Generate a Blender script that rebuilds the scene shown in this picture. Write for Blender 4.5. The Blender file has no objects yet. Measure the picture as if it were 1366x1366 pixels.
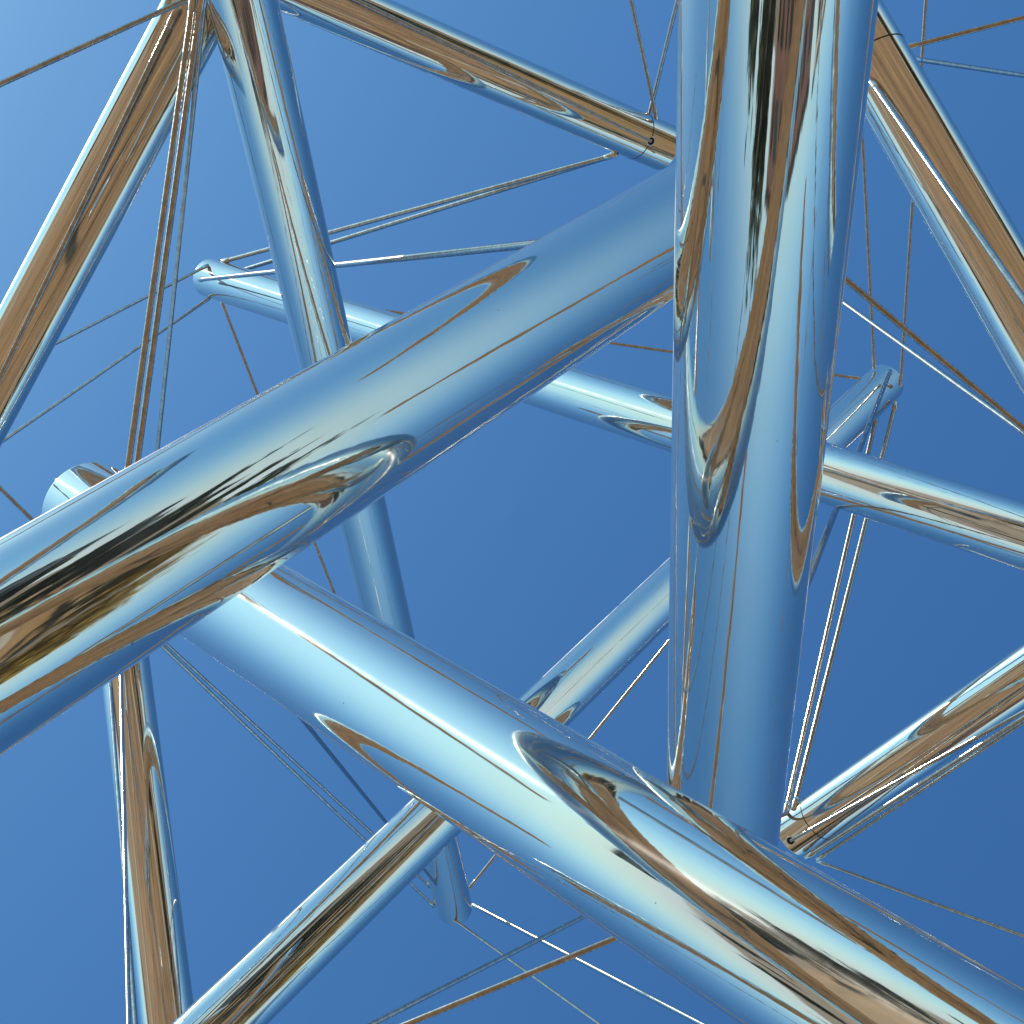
import bpy, math, random
import numpy as np
from mathutils import Vector, Matrix

random.seed(7)
rng = np.random.default_rng(7)
R_ = math.radians
scene = bpy.context.scene
col = scene.collection

# ------------------------------------------------------------------ camera
cam_d = bpy.data.cameras.new('camera')
cam_d.sensor_width = 36.0
cam_d.lens = 36.0 * 2400.0 / 1366.0
cam_d.clip_start = 0.05
cam_d.clip_end = 3000
cam = bpy.data.objects.new('camera', cam_d)
cam.location = (0, 0, 1.796)            # eye height, looking straight up
cam.rotation_euler = (math.pi, 0, 0)
col.objects.link(cam)
scene.camera = cam

# ------------------------------------------------------------------ sky, sun, exposure
SUN_EL = R_(43.0)
SUN_DIR = Vector((-0.829 * math.cos(SUN_EL), -0.559 * math.cos(SUN_EL), math.sin(SUN_EL)))
world = bpy.data.worlds.new('World')
scene.world = world
world.use_nodes = True
wn = world.node_tree.nodes
sky = wn.new('ShaderNodeTexSky')
sky.sky_type = 'NISHITA'
sky.sun_disc = False
sky.sun_elevation = SUN_EL
sky.sun_rotation = math.atan2(SUN_DIR.x, SUN_DIR.y)
sky.air_density = 1.0
sky.dust_density = 1.0
sky.ozone_density = 10.0
# the film response to the sky: one curve per channel, the same all over the dome
sep = wn.new('ShaderNodeSeparateColor')
com = wn.new('ShaderNodeCombineColor')
wl = world.node_tree.links.new
wl(sky.outputs[0], sep.inputs[0])
for ch, (gain, power) in enumerate(((0.665, 1.16), (0.935, 1.12), (1.03, 0.95))):
    pw = wn.new('ShaderNodeMath'); pw.operation = 'POWER'; pw.inputs[1].default_value = power
    mu = wn.new('ShaderNodeMath'); mu.operation = 'MULTIPLY'; mu.inputs[1].default_value = gain
    wl(sep.outputs[ch], pw.inputs[0]); wl(pw.outputs[0], mu.inputs[0]); wl(mu.outputs[0], com.inputs[ch])
# pale haze low over the horizon, the same all round
geo = wn.new('ShaderNodeTexCoord')
sxyz = wn.new('ShaderNodeSeparateXYZ')
wl(geo.outputs['Generated'], sxyz.inputs[0])
inv = wn.new('ShaderNodeMath'); inv.operation = 'SUBTRACT'; inv.inputs[0].default_value = 1.0; inv.use_clamp = True
wl(sxyz.outputs[2], inv.inputs[1])
fal = wn.new('ShaderNodeMath'); fal.operation = 'POWER'; fal.inputs[1].default_value = 6.5
wl(inv.outputs[0], fal.inputs[0])
hz = wn.new('ShaderNodeMix'); hz.data_type = 'RGBA'
wl(fal.outputs[0], hz.inputs[0]); wl(com.outputs[0], hz.inputs[6])
hz.inputs[7].default_value = (4.1, 5.1, 5.6, 1)
wl(hz.outputs[2], wn['Background'].inputs[0])
wn['Background'].inputs[1].default_value = 0.15

sun_d = bpy.data.lights.new('sun', 'SUN')
sun_d.energy = 4.2
sun_d.angle = R_(0.53)
sun_d.color = (1.0, 0.93, 0.84)
sun = bpy.data.objects.new('sun', sun_d)
sun.rotation_euler = SUN_DIR.to_track_quat('Z', 'Y').to_euler()
sun.location = (-20, -11, 20)
col.objects.link(sun)

scene.view_settings.view_transform = 'Standard'
scene.view_settings.look = 'None'
scene.view_settings.exposure = 0.26
scene.view_settings.gamma = 1.0
scene.view_settings.use_curve_mapping = False
scene.cycles.max_bounces = 24
scene.cycles.glossy_bounces = 20
scene.cycles.diffuse_bounces = 4

# ------------------------------------------------------------------ materials
def new_mat(name):
    m = bpy.data.materials.new(name)
    m.use_nodes = True
    nt = m.node_tree
    return m, nt, nt.nodes['Principled BSDF']

def node(nt, kind, **kw):
    n = nt.nodes.new(kind)
    for k, v in kw.items():
        setattr(n, k, v)
    return n

def steel_mat():
    m, nt, p = new_mat('polished_steel')
    L = nt.links.new
    tc = node(nt, 'ShaderNodeTexCoord')
    mp = node(nt, 'ShaderNodeMapping')
    mp.inputs['Scale'].default_value = (26, 26, 0.35)       # polishing lines run along the tube
    L(tc.outputs['Object'], mp.inputs[0])
    grain = node(nt, 'ShaderNodeTexNoise')
    grain.inputs['Scale'].default_value = 3.0
    grain.inputs['Detail'].default_value = 4.0
    L(mp.outputs[0], grain.inputs['Vector'])
    smud = node(nt, 'ShaderNodeTexNoise')
    smud.inputs['Scale'].default_value = 5.0
    smud.inputs['Detail'].default_value = 6.0
    smud.inputs['Roughness'].default_value = 0.7
    L(tc.outputs['Object'], smud.inputs['Vector'])
    rr = node(nt, 'ShaderNodeMapRange')
    rr.inputs[1].default_value = 0.52; rr.inputs[2].default_value = 0.75
    rr.inputs[3].default_value = 0.03; rr.inputs[4].default_value = 0.075
    L(smud.outputs[0], rr.inputs[0])
    # stray specks of dust and dried drops
    vor = node(nt, 'ShaderNodeTexVoronoi')
    vor.inputs['Scale'].default_value = 9.0
    L(tc.outputs['Object'], vor.inputs['Vector'])
    sx = node(nt, 'ShaderNodeSeparateColor'); L(vor.outputs['Color'], sx.inputs[0])
    sz = node(nt, 'ShaderNodeMapRange'); L(sx.outputs[0], sz.inputs[0])
    sz.inputs[1].default_value = 0.45; sz.inputs[2].default_value = 1.0
    sz.inputs[3].default_value = 0.0; sz.inputs[4].default_value = 0.028
    lt = node(nt, 'ShaderNodeMath', operation='LESS_THAN')
    L(vor.outputs['Distance'], lt.inputs[0]); L(sz.outputs[0], lt.inputs[1])
    bc = node(nt, 'ShaderNodeMix', data_type='RGBA')
    L(lt.outputs[0], bc.inputs[0])
    bc.inputs[6].default_value = (0.72, 0.695, 0.64, 1)
    bc.inputs[7].default_value = (0.36, 0.34, 0.31, 1)
    L(bc.outputs[2], p.inputs['Base Color'])
    p.inputs['Metallic'].default_value = 1.0
    L(rr.outputs[0], p.inputs['Roughness'])
    # slight waviness of the rolled wall, and fine polishing lines
    wav = node(nt, 'ShaderNodeTexNoise')
    wav.inputs['Scale'].default_value = 2.2
    wav.inputs['Detail'].default_value = 1.0
    mp2 = node(nt, 'ShaderNodeMapping')
    mp2.inputs['Scale'].default_value = (1.6, 1.6, 0.45)
    L(tc.outputs['Object'], mp2.inputs[0]); L(mp2.outputs[0], wav.inputs['Vector'])
    b1 = node(nt, 'ShaderNodeBump')
    b1.inputs['Strength'].default_value = 1.0
    b1.inputs['Distance'].default_value = 0.0008
    L(wav.outputs[0], b1.inputs['Height'])
    b2 = node(nt, 'ShaderNodeBump')
    b2.inputs['Strength'].default_value = 1.0
    b2.inputs['Distance'].default_value = 0.00014
    L(grain.outputs[0], b2.inputs['Height']); L(b1.outputs[0], b2.inputs['Normal'])
    L(b2.outputs[0], p.inputs['Normal'])
    # hair-fine scratches round the tube: a faint lobe stretched along its length that draws the sun out into a streak
    g = node(nt, 'ShaderNodeBsdfPrincipled')
    g.inputs['Base Color'].default_value = (0.76, 0.75, 0.72, 1)
    g.inputs['Metallic'].default_value = 1.0
    g.inputs['Roughness'].default_value = 0.27
    g.inputs['Anisotropic'].default_value = 1.0
    g.inputs['Anisotropic Rotation'].default_value = 0.25
    tg = node(nt, 'ShaderNodeTangent', direction_type='RADIAL', axis='Z')
    L(tg.outputs[0], g.inputs['Tangent'])
    L(b1.outputs[0], g.inputs['Normal'])
    mx = node(nt, 'ShaderNodeMixShader')
    veil = node(nt, 'ShaderNodeMapRange')
    veil.inputs[1].default_value = 0.35; veil.inputs[2].default_value = 0.75
    veil.inputs[3].default_value = 0.025; veil.inputs[4].default_value = 0.13
    L(smud.outputs[0], veil.inputs[0]); L(veil.outputs[0], mx.inputs[0])
    L(p.outputs[0], mx.inputs[1]); L(g.outputs[0], mx.inputs[2])
    L(mx.outputs[0], nt.nodes['Material Output'].inputs[0])
    return m

def metal_mat(name, colour, rough, metallic=1.0):
    m, nt, p = new_mat(name)
    tc = node(nt, 'ShaderNodeTexCoord')
    n = node(nt, 'ShaderNodeTexNoise')
    n.inputs['Scale'].default_value = 40.0
    n.inputs['Detail'].default_value = 3.0
    nt.links.new(tc.outputs['Object'], n.inputs['Vector'])
    cr = node(nt, 'ShaderNodeValToRGB')
    cr.color_ramp.elements[0].position = 0.3
    cr.color_ramp.elements[0].color = tuple(c * 0.75 for c in colour) + (1,)
    cr.color_ramp.elements[1].position = 0.75
    cr.color_ramp.elements[1].color = tuple(min(1, c * 1.15) for c in colour) + (1,)
    nt.links.new(n.outputs[0], cr.inputs[0])
    nt.links.new(cr.outputs[0], p.inputs['Base Color'])
    p.inputs['Metallic'].default_value = metallic
    p.inputs['Roughness'].default_value = rough
    return m

def ground_mat(name, c0, c1, scale, rough=0.9):
    m, nt, p = new_mat(name)
    tc = node(nt, 'ShaderNodeTexCoord')
    n1 = node(nt, 'ShaderNodeTexNoise')
    n1.inputs['Scale'].default_value = scale
    n1.inputs['Detail'].default_value = 8.0
    nt.links.new(tc.outputs['Object'], n1.inputs['Vector'])
    cr = node(nt, 'ShaderNodeValToRGB')
    cr.color_ramp.elements[0].position = 0.35
    cr.color_ramp.elements[0].color = c0 + (1,)
    cr.color_ramp.elements[1].position = 0.7
    cr.color_ramp.elements[1].color = c1 + (1,)
    nt.links.new(n1.outputs[0], cr.inputs[0])
    nt.links.new(cr.outputs[0], p.inputs['Base Color'])
    p.inputs['Roughness'].default_value = rough
    b = node(nt, 'ShaderNodeBump')
    b.inputs['Distance'].default_value = 0.01
    nt.links.new(n1.outputs[0], b.inputs['Height'])
    nt.links.new(b.outputs[0], p.inputs['Normal'])
    return m

def paving_mat():
    m, nt, p = new_mat('tan_paving')
    L = nt.links.new
    tc = node(nt, 'ShaderNodeTexCoord')
    br = node(nt, 'ShaderNodeTexBrick')
    br.inputs['Scale'].default_value = 1.0
    br.inputs['Color1'].default_value = (0.37, 0.215, 0.095, 1)
    br.inputs['Color2'].default_value = (0.26, 0.148, 0.062, 1)
    br.inputs['Mortar'].default_value = (0.13, 0.08, 0.04, 1)
    br.inputs['Mortar Size'].default_value = 0.02
    br.inputs['Brick Width'].default_value = 1.2
    br.inputs['Row Height'].default_value = 0.6
    L(tc.outputs['Object'], br.inputs['Vector'])
    st = node(nt, 'ShaderNodeTexNoise')
    st.inputs['Scale'].default_value = 0.22
    st.inputs['Detail'].default_value = 7.0
    st.inputs['Roughness'].default_value = 0.65
    L(tc.outputs['Object'], st.inputs['Vector'])
    mr = node(nt, 'ShaderNodeMapRange')
    mr.inputs[1].default_value = 0.38; mr.inputs[2].default_value = 0.6
    mr.inputs[3].default_value = 0.60; mr.inputs[4].default_value = 1.05
    L(st.outputs[0], mr.inputs[0])
    mu = node(nt, 'ShaderNodeMix', data_type='RGBA', blend_type='MULTIPLY')
    mu.inputs[0].default_value = 1.0
    L(br.outputs[0], mu.inputs[6]); L(mr.outputs[0], mu.inputs[7])
    L(mu.outputs[2], p.inputs['Base Color'])
    p.inputs['Roughness'].default_value = 0.85
    return m

M_STEEL = steel_mat()
M_CABLE = metal_mat('stranded_steel', (0.47, 0.45, 0.42), 0.22)
M_FIT = metal_mat('fitting_steel', (0.62, 0.60, 0.57), 0.16)
M_SEAM = metal_mat('seam_shadow_gap', (0.045, 0.04, 0.035), 0.6, 0.3)
M_HOLE = metal_mat('painted_bore_shade', (0.012, 0.011, 0.010), 0.8, 0.0)  # near-black colour stands for the shade inside the bore
M_PLAZA = paving_mat()
M_PATH = ground_mat('pale_path', (0.36, 0.30, 0.21), (0.46, 0.39, 0.28), 0.9)
M_KERB = ground_mat('dark_kerb', (0.10, 0.08, 0.06), (0.16, 0.13, 0.10), 2.0)
M_GOLD = ground_mat('golden_leaves', (0.16, 0.10, 0.012), (0.30, 0.20, 0.03), 0.6)
M_LAWN = ground_mat('dry_lawn', (0.22, 0.13, 0.045), (0.37, 0.215, 0.08), 0.12)
M_EARTH = ground_mat('far_ground', (0.15, 0.11, 0.055), (0.25, 0.17, 0.09), 0.03)
M_LEAF = ground_mat('leaves', (0.018, 0.032, 0.010), (0.055, 0.075, 0.020), 0.6)
M_BARK = ground_mat('bark', (0.05, 0.035, 0.025), (0.10, 0.075, 0.05), 6.0)
M_BRICK = ground_mat('brown_brick', (0.11, 0.06, 0.045), (0.18, 0.10, 0.075), 0.8)
M_STONE = ground_mat('pale_stone', (0.34, 0.32, 0.29), (0.46, 0.44, 0.40), 0.5)
M_GLASS = metal_mat('window_glass', (0.02, 0.025, 0.03), 0.05, 0.0)

# ------------------------------------------------------------------ mesh helpers
def mesh_obj(name, verts, faces, mat, parent=None, smooth=False):
    me = bpy.data.meshes.new(name)
    verts = np.asarray(verts, dtype=np.float32)
    if isinstance(faces, np.ndarray):
        nf, k = faces.shape
        me.vertices.add(len(verts)); me.vertices.foreach_set('co', verts.ravel())
        me.loops.add(nf * k); me.loops.foreach_set('vertex_index', faces.astype(np.int32).ravel())
        me.polygons.add(nf); me.polygons.foreach_set('loop_start', np.arange(0, nf * k, k, dtype=np.int32))
        me.update(calc_edges=True)
    else:
        me.from_pydata([tuple(map(float, v)) for v in verts], [], faces)
        me.update()
    if smooth:
        me.polygons.foreach_set('use_smooth', [True] * len(me.polygons))
    me.materials.append(mat)
    o = bpy.data.objects.new(name, me)
    col.objects.link(o)
    if parent is not None:
        o.parent = parent
    return o

def ring_faces(rings, seg):
    i = np.arange(rings - 1)[:, None] * seg
    j = np.arange(seg)[None, :]
    a = i + j; b = i + (j + 1) % seg
    return np.stack([a, b, b + seg, a + seg], -1).reshape(-1, 4)

def lathe(profile, seg):
    """profile [(radius, z)] turned round local Z"""
    t = np.linspace(0, 2 * math.pi, seg, endpoint=False)
    v = np.concatenate([np.stack([r * np.cos(t), r * np.sin(t), np.full(seg, z)], 1) for r, z in profile])
    return v, ring_faces(len(profile), seg)

def frame_to(a, b):
    """matrix whose origin is a and whose local Z runs to b"""
    a = Vector(a); z = (Vector(b) - a).normalized()
    q = z.to_track_quat('Z', 'Y')
    return Matrix.Translation(a) @ q.to_matrix().to_4x4()

# ------------------------------------------------------------------ the setting
def disc(name, r0, r1, z, mat, seg=96, wob=0.0):
    t = np.linspace(0, 2 * math.pi, seg, endpoint=False)
    w = 1 + wob * (np.sin(3 * t + 1) + 0.6 * np.sin(7 * t))
    if r0 <= 0:
        v = np.concatenate([np.stack([r1 * w * np.cos(t), r1 * w * np.sin(t), np.full(seg, z)], 1), [[0, 0, z]]])
        f = [(i, (i + 1) % seg, seg) for i in range(seg)]
    else:
        v = np.concatenate([np.stack([r * w * np.cos(t), r * w * np.sin(t), np.full(seg, z)], 1) for r in (r0, r1)])
        f = ring_faces(2, seg)[:, ::-1]
        f = [tuple(map(int, q)) for q in f][:]
        f = [q[::-1] for q in f]
    return mesh_obj(name, v, f, mat)

g = disc('ground', 0, 1500, -0.012, M_EARTH); g['kind'] = 'structure'
g = disc('lawn', 0, 60, -0.006, M_LAWN, wob=0.03); g['kind'] = 'structure'
g = disc('plaza', 0, 26, 0.0, M_PLAZA); g['kind'] = 'structure'
g = disc('path', 28.0, 31.0, 0.0, M_PATH); g['kind'] = 'structure'
for nm, r0 in (('kerb', 25.98), ('kerb', 27.85), ('kerb', 31.0)):
    g = disc(nm, r0, r0 + 0.18, 0.11, M_KERB); g['kind'] = 'structure'

# ------------------------------------------------------------------ sculpture layout, metres: (upper end, lower end) of each tube
TUBES = {
 'T1': ((0.589, -0.808, 6.188), (-3.7, 2.45, 0.086)),
 'T2': ((0.505, 0.939, 6.202), (0.036, -3.872, 0.081)),
 'T3': ((-1.109, -0.005, 6.506), (3.801, 2.15, 0.083)),
 'T4': ((-0.41, 2.804, 14.534), (-1.045, -2.229, 8.104)),
 'T5': ((-2.017, -1.564, 13.816), (2.972, 0.491, 7.655)),
 'T6': ((2.451, -0.848, 13.614), (-1.958, 2.639, 7.657)),
 'T7': ((-2.397, 0.022, 9.145), (2.757, -8.516, 7.313)),
 'T8': ((0.837, -2.0, 11.664), (-7.105, -4.002, 5.684)),
 'T9': ((1.222, -1.823, 8.371), (5.479, 7.013, 5.796)),
 'T10': ((1.527, 1.756, 11.572), (7.61, -4.057, 5.912)),
 'T11': ((-2.194, 0.255, 11.676), (0.022, 8.494, 6.196)),
 'T13': ((1.13, 2.268, 9.145), (-8.757, 1.958, 6.919)),
 'T14': ((-1.087, -3.556, 6.606), (1.948, -4.826, 0.059)),
 'T15': ((3.583, 0.994, 6.606), (3.023, 4.236, 0.059)),
 'T16': ((-2.848, 2.39, 6.606), (-5.203, 0.092, 0.059)),
}
TUBE_LABELS = {
 'T1': 'thick mirror tube slanting from the left edge up to the upright tube, nearest of all on the left',
 'T2': 'thickest upright mirror tube right of centre, running out of the top of the picture',
 'T3': 'thick mirror tube running down to the lower right corner with a bright streak along it',
 'T4': 'slimmer mirror tube leaning from the top left corner down to its tip below centre',
 'T5': 'far mirror tube running behind the others from left of centre to the right edge',
 'T6': 'far mirror tube rising from the bottom left to its tip right of the upright tube',
 'T7': 'brown reflecting mirror tube falling from the top left corner to the left edge',
 'T8': 'brown reflecting mirror tube along the top with a cable hole at its end',
 'T9': 'brown reflecting mirror tube falling to the right edge at the top right',
 'T10': 'brown reflecting mirror tube at lower right with the brilliant sun glint',
 'T11': 'brown reflecting mirror tube standing at the lower left',
 'T13': 'mirror tube lying just below the bottom edge, seen only in the other tubes',
 'T14': 'steep mirror tube standing beyond the top edge, seen only in the thick left tube',
 'T15': 'steep mirror tube standing beyond the right edge, seen only in the upright tube',
 'T16': 'steep mirror tube standing beyond the lower left corner, seen only in the lower tube',
}
# cables: start, end, sag, fittings at start and end, thickness
CABLES = [
 ((-2.908, -0.446, 6.601), (-1.113, -1.855, 8.231), 0.0, (0, 1), 1.0),
 ((-1.061, -1.739, 7.802), (-1.201, -0.065, 7.373), 0.0, (1, 1), 1.0),
 ((-1.034, -1.739, 7.802), (-1.183, -0.066, 7.416), 0.0, (1, 1), 1.0),
 ((-1.133, -1.926, 8.446), (-1.997, 0.591, 11.438), 0.0, (1, 1), 1.0),
 ((-1.264, -1.898, 8.584), (-3.694, 2.588, 9.437), 0.0, (1, 0), 1.0),
 ((-2.003, -1.623, 13.637), (-4.72, 0.796, 9.072), 0.0, (1, 0), 1.0),
 ((-2.008, -1.416, 13.723), (-4.716, 1.566, 8.995), 0.0, (1, 0), 1.0),
 ((-1.937, -1.401, 13.808), (-0.448, 2.647, 14.452), 0.0, (1, 1), 1.0),
 ((-1.075, -0.047, 6.73), (-0.48, 2.684, 14.452), 0.0, (1, 1), 1.0),
 ((-2.055, 0.497, 11.334), (-0.57, 2.614, 14.345), 0.0, (1, 1), 1.0),
 ((-2.031, 0.544, 11.334), (-0.547, 2.764, 14.409), 0.0, (1, 1), 1.0),
 ((-3.788, -1.607, 9.721), (-2.096, 0.491, 11.376), 0.0, (0, 1), 1.0),
 ((-0.278, 2.805, 14.645), (4.35, 3.215, 5.923), 0.0, (1, 0), 1.4),
 ((-0.438, 2.847, 14.452), (2.978, 4.178, 9.969), 0.0, (1, 0), 1.0),
 ((-0.301, 2.647, 14.452), (2.375, -0.828, 13.551), 0.0, (1, 1), 1.0),
 ((-2.888, 2.263, 5.048), (1.523, 1.616, 11.542), 0.0, (0, 1), 1.0),
 ((-1.965, 2.402, 7.927), (0.663, 1.196, 7.438), 0.004, (0, 1), 1.0),
 ((0.562, -1.929, 11.5), (-1.911, -1.654, 13.68), 0.0, (1, 1), 1.4),
 ((0.551, -1.941, 11.583), (-1.827, -1.607, 13.808), 0.0, (1, 1), 1.4),
 ((0.561, -0.719, 6.258), (-2.03, -1.513, 13.508), 0.0, (1, 1), 1.4),
 ((0.777, -2.114, 11.459), (0.162, -3.875, 9.647), 0.0, (1, 0), 1.0),
 ((0.747, -2.164, 11.542), (1.079, -3.692, 9.572), 0.0, (1, 0), 1.0),
 ((0.744, -1.99, 11.447), (-4.565, -3.528, 7.327), 0.0, (0, 0), 1.0),
 ((1.522, -1.823, 8.888), (4.307, -2.517, 8.809), 0.0, (1, 0), 1.0),
 ((1.587, -1.809, 8.971), (6.251, -2.389, 13.462), 0.0, (1, 0), 1.0),
 ((2.509, -0.819, 13.422), (2.53, -6.591, 11.711), 0.0, (1, 0), 1.0),
 ((2.353, -0.935, 13.487), (1.695, -6.486, 11.653), 0.0, (1, 0), 1.0),
 ((3.075, 0.734, 8.285), (0.741, -0.937, 7.266), 0.0, (0, 1), 1.0),
 ((3.085, 1.475, 4.8), (0.849, -1.807, 11.5), 0.0, (0, 1), 1.0),
 ((2.428, -0.901, 13.358), (0.459, 0.877, 6.258), 0.0, (1, 1), 1.4),
 ((2.346, -0.613, 13.379), (1.482, 1.636, 11.542), 0.0, (1, 1), 1.4),
 ((2.48, -0.707, 13.422), (1.514, 1.598, 11.459), 0.0, (1, 1), 1.4),
 ((2.259, -0.869, 13.508), (-1.9, -1.483, 13.701), 0.0, (1, 1), 1.0),
 ((1.495, 1.76, 11.439), (5.001, -1.226, 7.537), 0.0, (0, 0), 1.0),
 ((1.578, 1.856, 11.459), (4.73, -1.362, 7.401), 0.0, (1, 0), 1.4),
 ((1.649, 1.88, 11.521), (4.642, -1.334, 7.542), 0.0, (1, 0), 1.0),
 ((1.667, 1.908, 11.625), (4.258, 2.452, 8.709), 0.006, (1, 0), 1.0),
 ((-2.061, 0.658, 11.255), (-0.21, 3.724, 3.132), 0.0, (0, 0), 1.0),
 ((-2.041, 0.844, 10.92), (-0.506, 4.369, 5.404), 0.0, (1, 0), 1.0),
 ((1.268, -1.536, 8.175), (1.973, 1.597, 4.132), 0.0, (1, 0), 1.0),
]
HOLES = [('T8', (0.744, -1.99, 11.447)), ('T10', (1.495, 1.76, 11.439)), ('T11', (-2.061, 0.658, 11.255))]

# ------------------------------------------------------------------ the sculpture
sculpture = bpy.data.objects.new('tensegrity_sculpture', None)
sculpture.empty_display_size = 1.0
col.objects.link(sculpture)
sculpture['label'] = 'towering open sculpture of mirror-polished steel tubes held apart by taut steel cables'
sculpture['category'] = 'sculpture'
RAD = 0.13
tube_obj, tube_mat = {}, {}

def make_tube(key, tip, foot, label, seam=True):
    seg = 224 if key in ('T1', 'T2', 'T3') else 160
    Lt = (Vector(tip) - Vector(foot)).length
    b = 0.006
    zs = np.linspace(0.03, Lt - 0.03, 40)
    prof = [(RAD - 0.012, 0.02), (RAD - 0.012, 0.0), (RAD - b, 0.0), (RAD - b * 0.3, b * 0.3), (RAD, b), (RAD, b * 1.5)]
    prof += [(RAD, z) for z in zs]
    prof += [(RAD, Lt - b * 1.5), (RAD, Lt - b), (RAD - b * 0.3, Lt - b * 0.3), (RAD - b, Lt), (RAD - 0.012, Lt), (RAD - 0.012, Lt - 0.02)]
    v, f = lathe(prof, seg)
    o = mesh_obj('tube', v, f, M_STEEL, sculpture, True)
    tube_mat[key] = frame_to(foot, tip)
    o.matrix_local = tube_mat[key]
    o['label'] = label
    for z0, s in ((Lt - 0.008, 1), (0.008, -1)):             # lids set just inside the rims
        r = RAD - 0.0125
        cp = [(0.0005, z0 + 0.0 * s), (r * 0.9, z0), (r, z0 - 0.003 * s)]
        if s < 0: cp = cp[::-1]
        cv, cf = lathe(cp, 64)
        if s > 0: cf = cf[:, ::-1]
        mesh_obj('end_cap', cv, cf, M_STEEL, o, False)
    if seam:
        for z0 in (Lt - 0.20, 0.20):
            sp = [(RAD - 0.004, z0 - 0.0028), (RAD + 0.0006, z0 - 0.0028), (RAD + 0.0006, z0 + 0.0028), (RAD - 0.004, z0 + 0.0028)]
            sv, sf = lathe(sp, 96)
            mesh_obj('seam', sv, sf, M_SEAM, o, False)
    tube_obj[key] = o
    return o

for key, (tip, foot) in TUBES.items():
    make_tube(key, tip, foot, TUBE_LABELS[key], key in ('T8', 'T9', 'T10', 'T11'))

CAB_R = 0.0099
def make_cable(a, b, sag=0.0, ends=(1, 1), thick=1.0):
    A = Vector(a); B = Vector(b)
    Lc = (B - A).length
    pitch, seg = 0.115 * thick, 18
    n = max(8, int(Lc / 0.0105))
    s = np.linspace(0, Lc, n)
    t = np.linspace(0, 2 * math.pi, seg, endpoint=False)
    phase = 2 * math.pi * s / pitch
    # six strands: the lobed section turns along the length
    rad = thick * CAB_R * (1.0 + 0.17 * np.abs(np.cos(3 * (t[None, :] - phase[:, None]))) - 0.10)
    ang = np.broadcast_to(t[None, :], rad.shape)
    x = rad * np.cos(ang); y = rad * np.sin(ang)
    dip = -sag * Lc * 4 * (s / Lc) * (1 - s / Lc)
    mat4 = frame_to(a, b)
    down = mat4.to_3x3().inverted() @ Vector((0, 0, 1))
    v = np.stack([x + down.x * dip[:, None], y + down.y * dip[:, None], np.broadcast_to(s[:, None], x.shape) + down.z * dip[:, None]], -1).reshape(-1, 3)
    f = ring_faces(n, seg)
    o = mesh_obj('cable', v, f, M_CABLE, sculpture, True)
    o.matrix_local = mat4
    for on, z0, d in ((ends[0], 0.0, 1), (ends[1], Lc, -1)):
        if not on: continue
        fp = [(0.003, z0 - 0.008 * d), (0.0105, z0 - 0.004 * d), (0.0125, z0 + 0.003 * d), (0.0125, z0 + 0.06 * d), (0.0105, z0 + 0.075 * d), (CAB_R * 0.9, z0 + 0.08 * d)]
        fp = [(fr * thick, fz) for fr, fz in fp]
        fv, ff = lathe(fp, 20)
        if d < 0: ff = ff[:, ::-1]
        mesh_obj('ferrule', fv, ff, M_FIT, o, True)
    return o

for a, b, sag, ends, thick in CABLES:
    make_cable(a, b, sag, ends, thick)

# holes where a cable enters a tube wall: a black disc paints the bore's shade inside a polished lip
for key, p in HOLES:
    tip, foot = TUBES[key]
    F = Vector(foot); d = (Vector(tip) - F).normalized(); P = Vector(p)
    c = F + d * (P - F).dot(d)
    n = (P - c).normalized()
    s = c + n * RAD
    o = tube_obj[key]
    inv = tube_mat[key].inverted()
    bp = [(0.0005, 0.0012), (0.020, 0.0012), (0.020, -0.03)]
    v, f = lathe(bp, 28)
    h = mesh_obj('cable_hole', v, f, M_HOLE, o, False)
    h.matrix_local = inv @ frame_to(s, s + n)
    lp = [(0.0205, -0.03), (0.0205, 0.002), (0.0225, 0.0035), (0.0255, 0.003), (0.027, -0.003), (0.027, -0.03)]
    v, f = lathe(lp, 28)
    l = mesh_obj('rim', v, f, M_STEEL, h, True)
    l.matrix_local = Matrix.Identity(4)

# ------------------------------------------------------------------ what the mirrors see round the plaza
def leaf_mass(name, label, mat, spots):
    V, Fc = [], []
    k = 0
    for i, (az, d, hgt, wf) in enumerate(spots):
        a = R_(az); w = hgt * wf
        cx, cy = d * math.cos(a), d * math.sin(a)
        n = int(420 * max(1.0, hgt / 9.0))
        u = rng.normal(size=(n, 3)); u /= np.linalg.norm(u, axis=1)[:, None]
        u *= rng.uniform(0.35, 1.0, (n, 1)) * (1 + 0.25 * np.sin(5 * u[:, :1] + 3 * u[:, 1:2] + i))
        c = np.stack([cx + w * u[:, 0], cy + w * u[:, 1], hgt * 0.55 + hgt * 0.45 * u[:, 2]], 1)
        s = 0.4
        e1 = rng.normal(size=(n, 3)); e1 /= np.linalg.norm(e1, axis=1)[:, None]
        e2 = np.cross(e1, rng.normal(size=(n, 3))); e2 /= np.linalg.norm(e2, axis=1)[:, None]
        q = np.stack([c - s * e1, c - s * e2, c + s * e1, c + s * e2], 1).reshape(-1, 3)
        V.append(q); Fc.append(np.arange(4 * n).reshape(-1, 4) + k); k += 4 * n
        t = np.linspace(0, 2 * math.pi, 7, endpoint=False)
        tr = np.concatenate([np.stack([cx + r * np.cos(t), cy + r * np.sin(t), np.full(7, z)], 1) for r, z in ((0.32, -0.1), (0.2, hgt * 0.6))])
        V.append(tr); Fc.append(ring_faces(2, 7) + k); k += 14
    o = mesh_obj(name, np.concatenate(V), np.concatenate(Fc), mat)
    o['kind'] = 'stuff'
    o['label'] = label
    o['category'] = 'trees'
    return o

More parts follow.
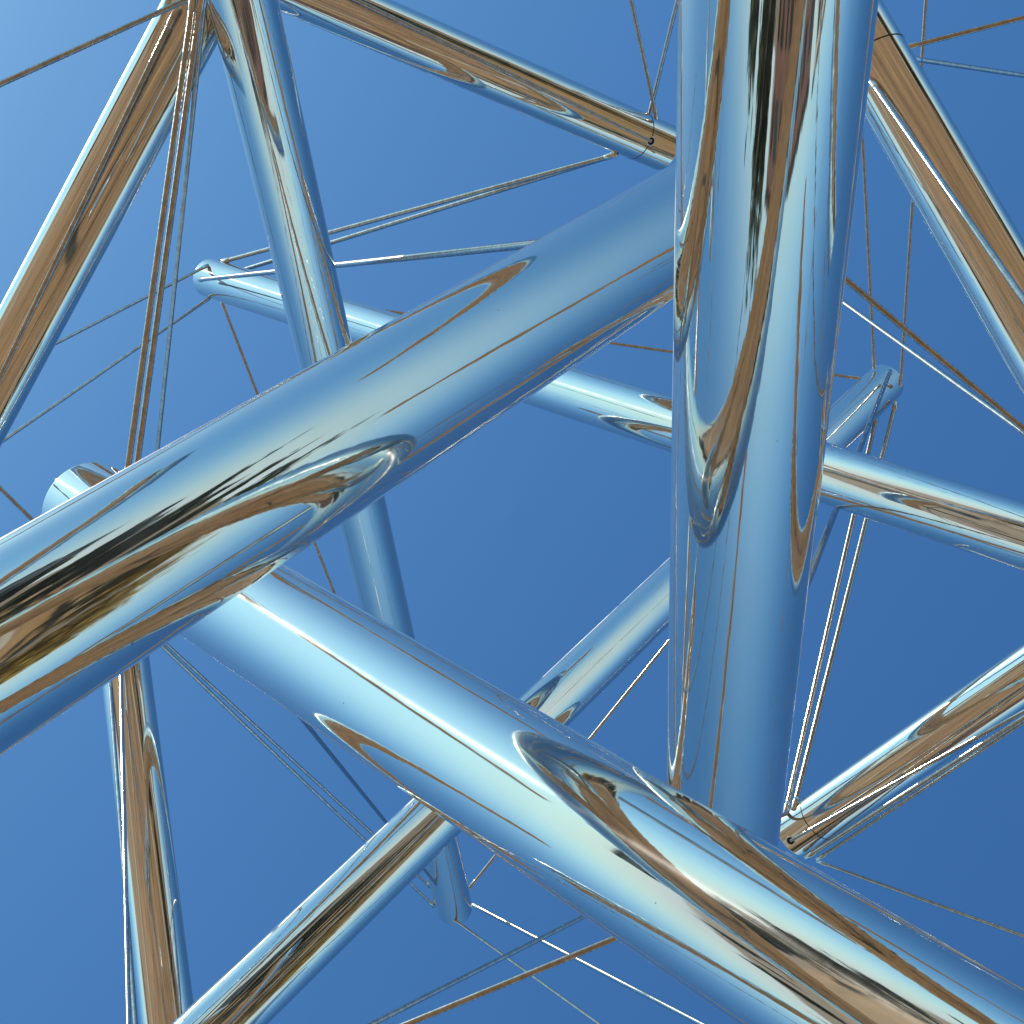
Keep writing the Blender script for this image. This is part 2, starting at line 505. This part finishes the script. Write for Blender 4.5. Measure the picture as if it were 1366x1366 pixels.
U = rng.uniform
dark = [(U(-72, -24), U(34, 50), U(4, 8), U(0.12, 0.42)) for _ in range(24)]
dark += [(U(97, 116), U(42, 55), U(8, 12), U(0.12, 0.3)) for _ in range(11)]
dark += [(U(116, 290), U(55, 90), U(2.5, 8), U(0.10, 0.5)) for _ in range(60)]
dark += [(U(0, 64), U(48, 80), U(3, 8), U(0.10, 0.4)) for _ in range(20)]
leaf_mass('tree_belt', 'dark belt of trees beyond the plaza, seen only mirrored in the tubes', M_LEAF, dark)
leaf_mass('golden_tree_belt', 'golden leaved trees mirrored as an ochre streak in the thick left tube', M_GOLD,
          [(U(-22, 2), U(44, 56), U(6, 9.5), U(0.35, 0.5)) for _ in range(14)])

def box(x0, x1, y0, y1, z0, z1):
    v = [(x0, y0, z0), (x1, y0, z0), (x1, y1, z0), (x0, y1, z0), (x0, y0, z1), (x1, y0, z1), (x1, y1, z1), (x0, y1, z1)]
    f = [(0, 3, 2, 1), (4, 5, 6, 7), (0, 1, 5, 4), (1, 2, 6, 5), (2, 3, 7, 6), (3, 0, 4, 7)]
    return v, f

def make_building(az, dist, w, d, h, label, rows, cols, mat=None, name='brick_building'):
    o = bpy.data.objects.new(name, None)
    col.objects.link(o)
    o.location = (dist * math.cos(az), dist * math.sin(az), 0)
    o.rotation_euler = (0, 0, az)
    o['label'] = label; o['category'] = 'building'
    v, f = box(0, d, -w / 2, w / 2, -0.1, h); mesh_obj('wall', v, f, mat or M_BRICK, o)
    v, f = box(-0.3, d + 0.3, -w / 2 - 0.3, w / 2 + 0.3, h + 0.002, h + 0.5); mesh_obj('roof', v, f, M_SEAM, o)
    for r in range(rows):
        for c in range(cols):
            y = -w / 2 + (c + 0.5) * w / cols; z = 1.2 + r * (h - 1.0) / rows
            v, f = box(-0.04, 0.1, y - w / cols * 0.3, y + w / cols * 0.3, z, z + (h - 1.0) / rows * 0.55)
            mesh_obj('window', v, f, M_GLASS, o)
    return o
make_building(R_(76), 58, 34, 14, 8.5, 'long low brick building mirrored as a brown band in the upright tube', 2, 9)
make_building(R_(52), 70, 11, 9, 11, 'slim pale stone building beside the brick one, added for its reflection in the upright tube', 3, 3, M_STONE, 'added_stone_building')  # unseen stone buildings, added to bring more streaks into the reflections
make_building(R_(-76), 66, 15, 9, 9, 'pale stone building behind the dark trees, added for its reflection in the far left tube', 2, 4, M_STONE, 'added_stone_building')
make_building(R_(-150), 88, 24, 10, 8, 'wide pale stone building on the sunny side, added for its reflection in the lower right tube', 2, 6, M_STONE, 'added_stone_building')
